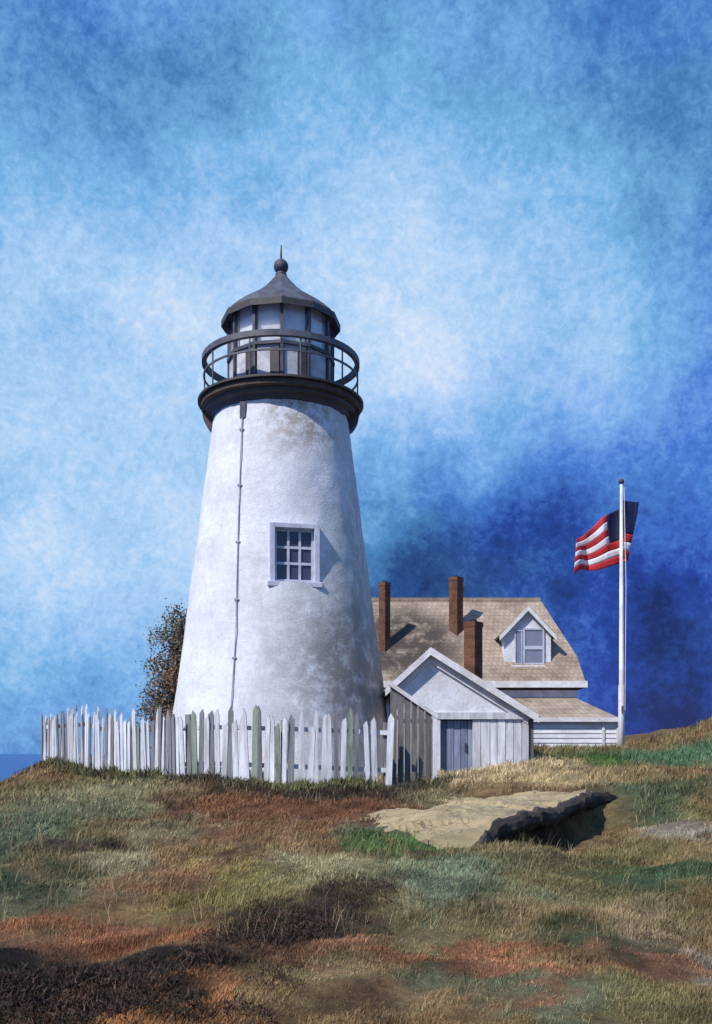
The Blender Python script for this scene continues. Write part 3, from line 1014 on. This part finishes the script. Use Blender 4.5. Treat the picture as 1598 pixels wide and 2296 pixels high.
def cloth(s, t):
    """s along the fly, t from the top down"""
    sx = np.interp(s, [0, .08, .16, .24, .32, .40, .55, .75, 1.0], [.055, .28, .50, .50, .28, .02, -.42, -.88, -1.30])
    sy = np.interp(s, [0, .08, .16, .24, .32, .40, .55, .75, 1.0], [.03, .06, .12, .24, .32, .36, .22, .40, .22])
    sx = sx if sx < 0 else sx * (1 - .45 * t)
    x = sx + .05 * math.sin(9 * s + 3 * t)
    y = sy + .20 * math.sin(16 * s + 3.4 * t) * s + .03 * math.sin(21 * s - 4 * t)
    drop = .0 + .06 * math.sin(s * 3.1) + .10 * math.sin(11 * s + 1.5 * t) * max(0, s - .3) + (max(0, s - .30) ** 1.1) * (1.75 - 1.15 * t)
    z = FH - t * FH - drop
    return (x, y, z)


def patch(name, s0, s1, t0, t1, mat):
    ns = max(3, int((s1 - s0) * 60)); ntt = max(2, int((t1 - t0) * 28))
    b_ = MB()
    for j in range(ntt + 1):
        for i in range(ns + 1):
            b_.v.append(cloth(s0 + (s1 - s0) * i / ns, t0 + (t1 - t0) * j / ntt))
    for j in range(ntt):
        for i in range(ns):
            q = j * (ns + 1) + i
            b_.f.append((q, q + 1, q + ns + 2, q + ns + 1))
    o = link(name, b_.mesh(name), mat, flag, smooth=True)
    sd = o.modifiers.new('cloth', 'SOLIDIFY')
    sd.thickness = .008
    return o


SC, TC = .50, 4 / 7
patch('canton', 0, SC, 0, TC, 'flag_navy')
for k in range(7):
    t0, t1 = k / 7, (k + 1) / 7
    patch('stripe', SC if t1 <= TC + .001 else 0, 1, t0, t1, 'flag_red' if k % 2 == 0 else 'flag_white')

# ------------------------------------------------------------------ picket fence
FP = [(.66, 18.7), (-1.3, 18.75), (-3.4, 19.4), (-5.2, 21.2), (-8.0, 25.6)]
cum = [0.0]
for a, b_ in zip(FP[:-1], FP[1:]):
    cum.append(cum[-1] + math.dist(a, b_))


def fence_at(s):
    x = np.interp(s, cum, [q[0] for q in FP]); y = np.interp(s, cum, [q[1] for q in FP])
    e = .05
    dx = np.interp(min(s + e, cum[-1]), cum, [q[0] for q in FP]) - np.interp(max(s - e, 0), cum, [q[0] for q in FP])
    dy = np.interp(min(s + e, cum[-1]), cum, [q[1] for q in FP]) - np.interp(max(s - e, 0), cum, [q[1] for q in FP])
    return float(x), float(y), math.atan2(-dy, -dx)


f0 = hz(-1.3, 18.75)
FE = thing('picket_fence', 'peeling white picket fence with grey pickets as shaded gaps running in front of the lighthouse', 'fence', (-1.3, 18.75, f0))


def picket_mesh(wd, h, cut):
    b_ = MB()
    tip = .10
    pts = [(-wd / 2, -.1), (wd / 2, -.1), (wd / 2, h - tip), (cut * wd, h), (-wd / 2, h - tip * (1 - cut))]
    b_.prism_y(pts, -.014, .014)
    me = b_.mesh('picket')
    fixnormals(me)
    return me


protos = {}
for mname in ('picket_white', 'picket_shade_grey', 'picket_green'):
    protos[mname] = []
    for (wd, h, cut) in ((.095, 1.36, .0), (.085, 1.30, .15), (.105, 1.40, -.1), (.10, 1.22, .3)):
        me = picket_mesh(wd, h, cut)
        me.materials.append(MATS[mname])
        protos[mname].append(me)
rp = random.Random(21)
s = .06
while s < cum[-1]:
    x, y, a = fence_at(s)
    g = hz(x, y)
    u = rp.random()
    mname = 'picket_white' if u < .66 else ('picket_shade_grey' if u < .95 else 'picket_green')  # grey ones are painted in for shaded gaps
    if rp.random() > .05:
        o = link('picket', rp.choice(protos[mname]), None, FE, loc=(x + 1.3 - math.sin(a) * 0, y - 18.75 - .03, g - f0 - rp.uniform(0, .05)),
                 rot=(R(rp.gauss(0, 1.0)), R(rp.gauss(0, 1.3)), a))
        o.scale = (rp.uniform(.85, 1.2), 1, rp.uniform(.95, 1.14))
    s += .122 + rp.uniform(-.012, .018)
for zz, nm in ((.32, 'rail'), (1.02, 'rail')):
    for a, b_ in zip(np.linspace(0, cum[-1] - .01, 8)[:-1], np.linspace(0, cum[-1] - .01, 8)[1:]):
        xa, ya, _ = fence_at(a); xb, yb, _ = fence_at(b_)
        pa = Vector((xa, ya + .015, hz(xa, ya) + zz)); pb = Vector((xb, yb + .015, hz(xb, yb) + zz))
        off = Vector((-1.3, 18.75, f0))
        d = (pb - pa); n = Vector((d.y, -d.x, 0)).normalized() * .02
        pa -= off; pb -= off
        if n.y > 0:
            n = -n
        o3 = -n * 2.0
        q = [pa + o3 - n, pb + o3 - n, pb + o3 + n, pa + o3 + n]
        up = Vector((0, 0, .085))
        part(nm, MB().hexa([v for v in q] + [v + up for v in q]), 'picket_white', FE)
for q in np.linspace(.1, cum[-1] - .05, 7):
    x, y, a = fence_at(q)
    g = hz(x, y)
    part('post', MB().box(-.05, .05, .085, .185, -.2, 1.28), 'picket_shade_grey', FE, loc=(x + 1.3, y - 18.75, g - f0), rot=(0, R(rp.gauss(0, 1)), a))

# ------------------------------------------------------------------ rocks
LC = LA + LD * 2.7
lz = hz(LC[0], LC[1])


def f1(x_, y_, o_, sd):
    return fbm(np.asarray(x_, float), np.asarray(y_, float), o_, sd)


NS = 120
Lr = np.linspace(-.9, 6.4, NS)
Fe = sstep(-.9, 1.5, Lr) * sstep(6.6, 4.0, Lr)                       # how far the edge stands out along its length
jag = .26 * f1(Lr * .8, Lr * 0 + 2, 3, 61) + .025 * f1(Lr * 7, Lr * 0 + 7, 2, 63)


def top_z(qx, qy, tt, f):
    und = height(qx + LN[0] * .6, qy + LN[1] * .6, False)            # the ground just behind the edge
    strata = .10 * np.floor(2.6 * f1(qx * .9 + qy * .4, qy * .7, 3, 75) + .5) / 2
    rough = strata + .05 * f1(qx * 2.7, qy * 2.7, 4, 71) + .018 * f1(qx * 9, qy * 9, 3, 73)
    fall = sstep(3.0, .8, tt + .9 * f1(qx * .9, qy * .9, 3, 77))
    return und + (.17 * fall - .16 * (1 - fall)) * (.25 + .75 * f) - .20 * (1 - f) + rough * (.4 + .6 * f)


tts = np.linspace(0, 4.2, 60)
lb = MB()
TT, SS = np.meshgrid(tts, Lr)
JJ = np.repeat(jag[:, None], len(tts), 1) * (1 - np.clip(TT / 1.3, 0, 1))
QX = LA[0] + LD[0] * SS + LN[0] * (TT + JJ); QY = LA[1] + LD[1] * SS + LN[1] * (TT + JJ)
FF = np.repeat(Fe[:, None], len(tts), 1)
QZ = top_z(QX, QY, TT, FF)
lb.v = [(a - LC[0], b_ - LC[1], c_ - lz) for a, b_, c_ in zip(QX.ravel(), QY.ravel(), QZ.ravel())]
M_ = len(tts)
lb.f = [(i * M_ + j, i * M_ + j + 1, (i + 1) * M_ + j + 1, (i + 1) * M_ + j) for i in range(NS - 1) for j in range(M_ - 1)]
led = part('rock_ledge', lb, 'rock_tan', loc=(LC[0], LC[1], lz))
tag(led, 'tan rock ledge with dark undercut edge in the grass before the shed', 'rock')
# broken face: lip, then cut back under the lip, shade in its colour
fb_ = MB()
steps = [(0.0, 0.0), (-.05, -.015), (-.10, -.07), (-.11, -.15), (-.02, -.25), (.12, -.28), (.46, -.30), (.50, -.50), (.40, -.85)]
for i in range(NS):
    for (tt, dz) in steps:
        wob = .05 * float(f1([Lr[i] * 3.1 + dz * 5], [dz * 9.0], 3, 83)[0]) * (dz < 0)
        qx = QX[i, 0] + LN[0] * (tt * (.3 + .7 * Fe[i]) + wob); qy = QY[i, 0] + LN[1] * (tt * (.3 + .7 * Fe[i]) + wob)
        fb_.v.append((qx - LC[0], qy - LC[1], QZ[i, 0] + dz - lz))
n_ = len(steps)
fb_.f = [(i * n_ + j, (i + 1) * n_ + j, (i + 1) * n_ + j + 1, i * n_ + j + 1) for i in range(NS - 1) for j in range(n_ - 1)]
part('broken_face', fb_, 'rock_shade', led)


# ------------------------------------------------------------------ scrubby tree beside the tower
TXX, TYY = -4.18, 22.9
tz = hz(TXX, TYY)
TR = thing('scrub_tree', 'scrubby brown and green tree crowding the left side of the lighthouse', 'tree', (TXX, TYY, tz))
tk = MB()
tk.tube([(0, 0, -.1), (.02, 0, .7), (-.03, .02, 1.3), (.08, .0, 1.9), (.18, .02, 2.5), (.30, .0, 3.1), (.40, 0, 3.6)], [.15, .125, .11, .10, .075, .05, .02], 9)
rt = random.Random(3)
tips = []
for k in range(46):
    z0 = rt.uniform(.25, 3.35)
    x0 = np.interp(z0, [0, 1.3, 1.9, 3.6], [0, -.03, .08, .40])
    a = rt.uniform(0, 2 * math.pi)
    ln = (.55 - .11 * z0) * rt.uniform(.6, 1.25)
    e = Vector((x0 + math.cos(a) * ln - .12, math.sin(a) * ln * .8, z0 + rt.uniform(.1, .5)))
    mid = (Vector((x0, 0, z0)) + e) / 2 + Vector((0, 0, -.06))
    tk.tube([(x0, 0, z0), mid, e], [.035, .022, .008], 5)
    tips += [(mid, .16), (e, .26), (e + Vector((rt.gauss(0, .1), rt.gauss(0, .1), .1)), .2)]
part('trunk', tk, 'bark', TR, smooth=True)
V, Fc, Cc = [], [], []
for (c, r) in tips:
    tone = rt.choice([(.15, .11, .07), (.11, .12, .075), (.18, .10, .06), (.16, .095, .06), (.14, .105, .075), (.10, .12, .09)])
    for q in range(90):
        p0 = c + Vector((rt.gauss(0, r * .6), rt.gauss(0, r * .6), rt.gauss(0, r * .6)))
        d = Vector((rt.gauss(0, 1), rt.gauss(0, 1), rt.gauss(.3, 1))).normalized()
        u = d.cross(Vector((rt.gauss(0, 1), rt.gauss(0, 1), rt.gauss(0, 1)))).normalized()
        ln = rt.uniform(.035, .075); wd = ln * .42
        b0 = len(V)
        V += [tuple(p0), tuple(p0 + d * ln * .5 + u * wd), tuple(p0 + d * ln), tuple(p0 + d * ln * .5 - u * wd)]
        Fc.append((b0, b0 + 1, b0 + 2, b0 + 3))
        k = rt.uniform(.9, 1.4)
        Cc += [tuple(v * k for v in tone)] * 4
cm = bpy.data.meshes.new('crown')
cm.from_pydata(V, [], Fc)
set_cover(cm, np.array(Cc))
link('crown', cm, 'leaf', TR)


# ------------------------------------------------------------------ dark heather clumps
def heather_mesh(seed):
    rh = random.Random(seed)
    V, Fc, Cc = [], [], []
    lobes = [(rh.gauss(0, .30), rh.gauss(0, .22), rh.uniform(.10, .20), rh.uniform(.14, .24)) for _ in range(9)]
    for (lx, ly, lh, lr) in lobes:
        tone = rh.choice([(.045, .028, .022), (.032, .021, .019), (.07, .038, .026), (.042, .032, .021)])
        for q in range(120):
            a = rh.uniform(0, 2 * math.pi); r = lr * math.sqrt(rh.random())
            x0, y0 = lx + math.cos(a) * r, ly + math.sin(a) * r
            z0 = lh * (1 - (r / lr) ** 2) * rh.uniform(.3, 1.0)
            d = Vector((rh.gauss(.3, .6), rh.gauss(0, .6), rh.uniform(.5, 1.3))).normalized() * rh.uniform(.035, .08)
            u = d.cross(Vector((rh.gauss(0, 1), rh.gauss(0, 1), .1))).normalized() * rh.uniform(.003, .008)
            p0 = Vector((x0, y0, z0)); b0 = len(V)
            V += [tuple(p0 - u), tuple(p0 + u), tuple(p0 + d)]
            Fc.append((b0, b0 + 1, b0 + 2))
            k = rh.uniform(.6, 1.8)
            Cc += [tuple(v * k for v in tone)] * 3
    me = bpy.data.meshes.new('heather_clump')
    me.from_pydata(V, [], Fc)
    set_cover(me, np.array(Cc))
    me.materials.append(MATS['leaf'])
    return me


hms = [heather_mesh(k) for k in range(5)]
harr = []
for me in hms:
    co_ = np.empty(len(me.vertices) * 3, np.float32)
    me.vertices.foreach_get('co', co_)
    cc_ = np.empty(len(me.vertices) * 4, np.float32)
    me.color_attributes['cover'].data.foreach_get('color', cc_)
    harr.append((co_.reshape(-1, 3), cc_.reshape(-1, 4)[:, :3]))
    bpy.data.meshes.remove(me)
rh = random.Random(77)
for (cx, cy, rx, ry, tilt, cnt, lab) in (
        (130, 2235, 250, 42, 0.0, 40, 'dark brown heather mass at the bottom left of the slope'),
        (665, 2070, 150, 18, -.38, 18, 'dark brown heather streak across the middle of the foreground'),
        (770, 1788, 190, 12, 0.0, 18, 'dark heather growing below the fence and wing wall')):
    vv, cc = [], []
    for q in range(cnt):
        u = rh.gauss(0, .5) * rx
        px, py = cx + u, min(cy + rh.gauss(0, .5) * ry + u * tilt, 2330)
        x0, y0 = on_ground(px, py)
        va, ca = rh.choice(harr)
        k = rh.uniform(.4, .95); a = rh.uniform(0, 6.28); kz = k * rh.uniform(.6, 1.0)
        xx = x0 + k * (va[:, 0] * math.cos(a) - va[:, 1] * math.sin(a))
        yy = y0 + k * (va[:, 0] * math.sin(a) + va[:, 1] * math.cos(a))
        vv.append(np.stack([xx, yy, height(xx, yy) - .01 + va[:, 2] * kz], 1))
        cc.append(ca)
    vv = np.concatenate(vv)
    me = bpy.data.meshes.new('heather')
    me.from_pydata(vv.tolist(), [], np.arange(len(vv)).reshape(-1, 3).tolist())
    set_cover(me, np.concatenate(cc))
    o = link('heather', me, 'leaf')
    o['kind'] = 'stuff'
    tag(o, lab, 'heather')


# ------------------------------------------------------------------ heath plants
def blades(cx, cy, ht, spread, per, lean, tint=None, width=.0042):
    """tufts at cx, cy: arrays; returns vertices, faces, colours"""
    n = len(cx)
    X = np.repeat(cx, per) + RNG.normal(0, 1, n * per) * np.repeat(spread, per)
    Y = np.repeat(cy, per) + RNG.normal(0, 1, n * per) * np.repeat(spread, per)
    Zg = height(X, Y) - .01
    H = np.repeat(ht, per) * RNG.uniform(.5, 1.25, n * per)
    ang = RNG.uniform(0, 2 * np.pi, n * per)
    lx = H * (lean[0] + .45 * np.cos(ang)); ly = H * (lean[1] + .45 * np.sin(ang))
    wd = width * RNG.uniform(.6, 1.5, n * per) * np.clip(Y / 9, .7, 2.6)
    a2 = RNG.uniform(0, np.pi, n * per)
    wx, wy = np.cos(a2) * wd, np.sin(a2) * wd * .5
    P = np.empty((n * per, 5, 3))
    P[:, 0] = np.stack([X - wx, Y - wy, Zg], 1); P[:, 1] = np.stack([X + wx, Y + wy, Zg], 1)
    P[:, 2] = np.stack([X + lx * .4 - wx * .75, Y + ly * .4 - wy * .75, Zg + H * .6], 1)
    P[:, 3] = np.stack([X + lx * .4 + wx * .75, Y + ly * .4 + wy * .75, Zg + H * .6], 1)
    P[:, 4] = np.stack([X + lx, Y + ly, Zg + H], 1)
    base = cover_colour(X, Y) if tint is None else np.repeat(tint, per, 0)
    k = RNG.uniform(.65, 1.75, (n * per, 1))
    c = np.clip(base * k, .004, .7)
    return P, np.repeat(c[:, None, :], 5, 1)


def keep(x, y):
    ok = ((x - TX) ** 2 + (y - TY) ** 2 > 2.62 ** 2)
    ok &= ~((x > XL - .05) & (x < XR + .1) & (y > SY - .05) & (y < SY + D1 + .3))
    ok &= ~((x > -3) & (x < 8.1) & (y > 30.1))
    dx = x - LA[0]; dy = y - LA[1]
    s_ = dx * LD[0] + dy * LD[1]; t_ = dx * LN[0] + dy * LN[1]
    on = (s_ > -.2) & (s_ < 5.8) & (t_ > -.4) & (t_ < 2.5 + .5 * fbm(x * 1.3, y * 1.3, 3, 91))
    ok &= ~(on & (RNG.random(len(x)) > .05 + .6 * sstep(1.0, 3.0, t_) * sstep(-.15, .25, fbm(x * 1.9, y * 1.9, 3, 141))))
    return ok


Ps, Cs = [], []
for (ya, yb, dens, per, h0) in ((3.4, 7, 900, 9, .026), (7, 11, 480, 9, .036), (11, 16, 200, 9, .055), (16, 22, 75, 9, .09), (22, 34, 22, 8, .14)):
    area = (yb - ya) * (.40 * (ya + yb) + 3)
    n = int(area * dens)
    y = RNG.uniform(ya, yb, n)
    x = RNG.uniform(-1, 1, n) * (.40 * y + 1.5)
    clump = .5 + .9 * fbm(x * 1.5, y * 1.5, 4, 95)
    k = keep(x, y) & (RNG.random(n) < .25 + clump)
    x, y, clump = x[k], y[k], clump[k]
    ht = h0 * np.clip(.45 + 1.3 * clump, .3, 2.6)
    P, C = blades(x, y, ht, np.full(len(x), .05 + h0 * .3), per, (.30, .15))
    Ps.append(P); Cs.append(C)
# scattered tussocks
n = 900
y = RNG.uniform(3.6, 20, n) ; x = RNG.uniform(-1, 1, n) * (.40 * y + 1.5)
k = keep(x, y) & (fbm(x * .7, y * .7, 3, 111) > -.05)
x, y = x[k], y[k]
P, C = blades(x, y, RNG.uniform(.05, .14, len(x)), np.full(len(x), .05), 26, (.22, .1), None, .003)
Ps.append(P); Cs.append(C)
# dry seed stems
n = 2600
y = RNG.uniform(3.6, 20, n) ; x = RNG.uniform(-1, 1, n) * (.40 * y + 1.5)
k = keep(x, y) & (fbm(x * .5, y * .5, 3, 131) > .0)
x, y = x[k], y[k]
P, C = blades(x, y, RNG.uniform(.10, .24, len(x)), np.full(len(x), .06), 4, (.10, .05), np.tile(np.array((.26, .20, .11)), (len(x), 1)), .0016)
Ps.append(P); Cs.append(C)
# taller dead weeds along the foot of the fence and the wing
n = 1700
s_ = RNG.uniform(-.9, cum[-1], n)
x = np.interp(s_, cum, [q[0] for q in FP]) - np.where(s_ < 0, s_, 0) + RNG.normal(0, .10, n)
y = np.interp(s_, cum, [q[1] for q in FP]) - .22 + RNG.normal(0, .16, n)
ht = .17 * (1 + .8 * fbm(x * 1.6, y * 1.6, 3, 97)) * RNG.uniform(.6, 1.3, n)
q = np.clip(.5 + 1.4 * fbm(x * 1.1, y * .6, 3, 99), 0, 1)[:, None]
tint = (1 - q) * np.array((.055, .045, .035)) + q * np.array((.12, .115, .05))
P, C = blades(x, y, ht, np.full(n, .06), 9, (.12, .0), tint, .007)
Ps.append(P); Cs.append(C)
P = np.concatenate(Ps); C = np.concatenate(Cs)
nb = len(P)
hm = bpy.data.meshes.new('heath_grass')
hm.vertices.add(nb * 5)
hm.vertices.foreach_set('co', P.astype(np.float32).ravel())
i0 = np.arange(nb) * 5
loops = np.stack([i0, i0 + 1, i0 + 3, i0 + 2, i0 + 2, i0 + 3, i0 + 4], 1).ravel()
hm.loops.add(nb * 7)
hm.loops.foreach_set('vertex_index', loops.astype(np.int32))
hm.polygons.add(nb * 2)
stt = np.stack([np.arange(nb) * 7, np.arange(nb) * 7 + 4], 1).ravel()
hm.polygons.foreach_set('loop_start', stt.astype(np.int32))
hm.update(calc_edges=True)
hm.validate()
set_cover(hm, C.reshape(-1, 3))
hg = link('heath_grass', hm, 'heath_blades')
hg['kind'] = 'stuff'
tag(hg, 'short rust, olive and green heath grass over the slope', 'grass')
print('blades', nb)
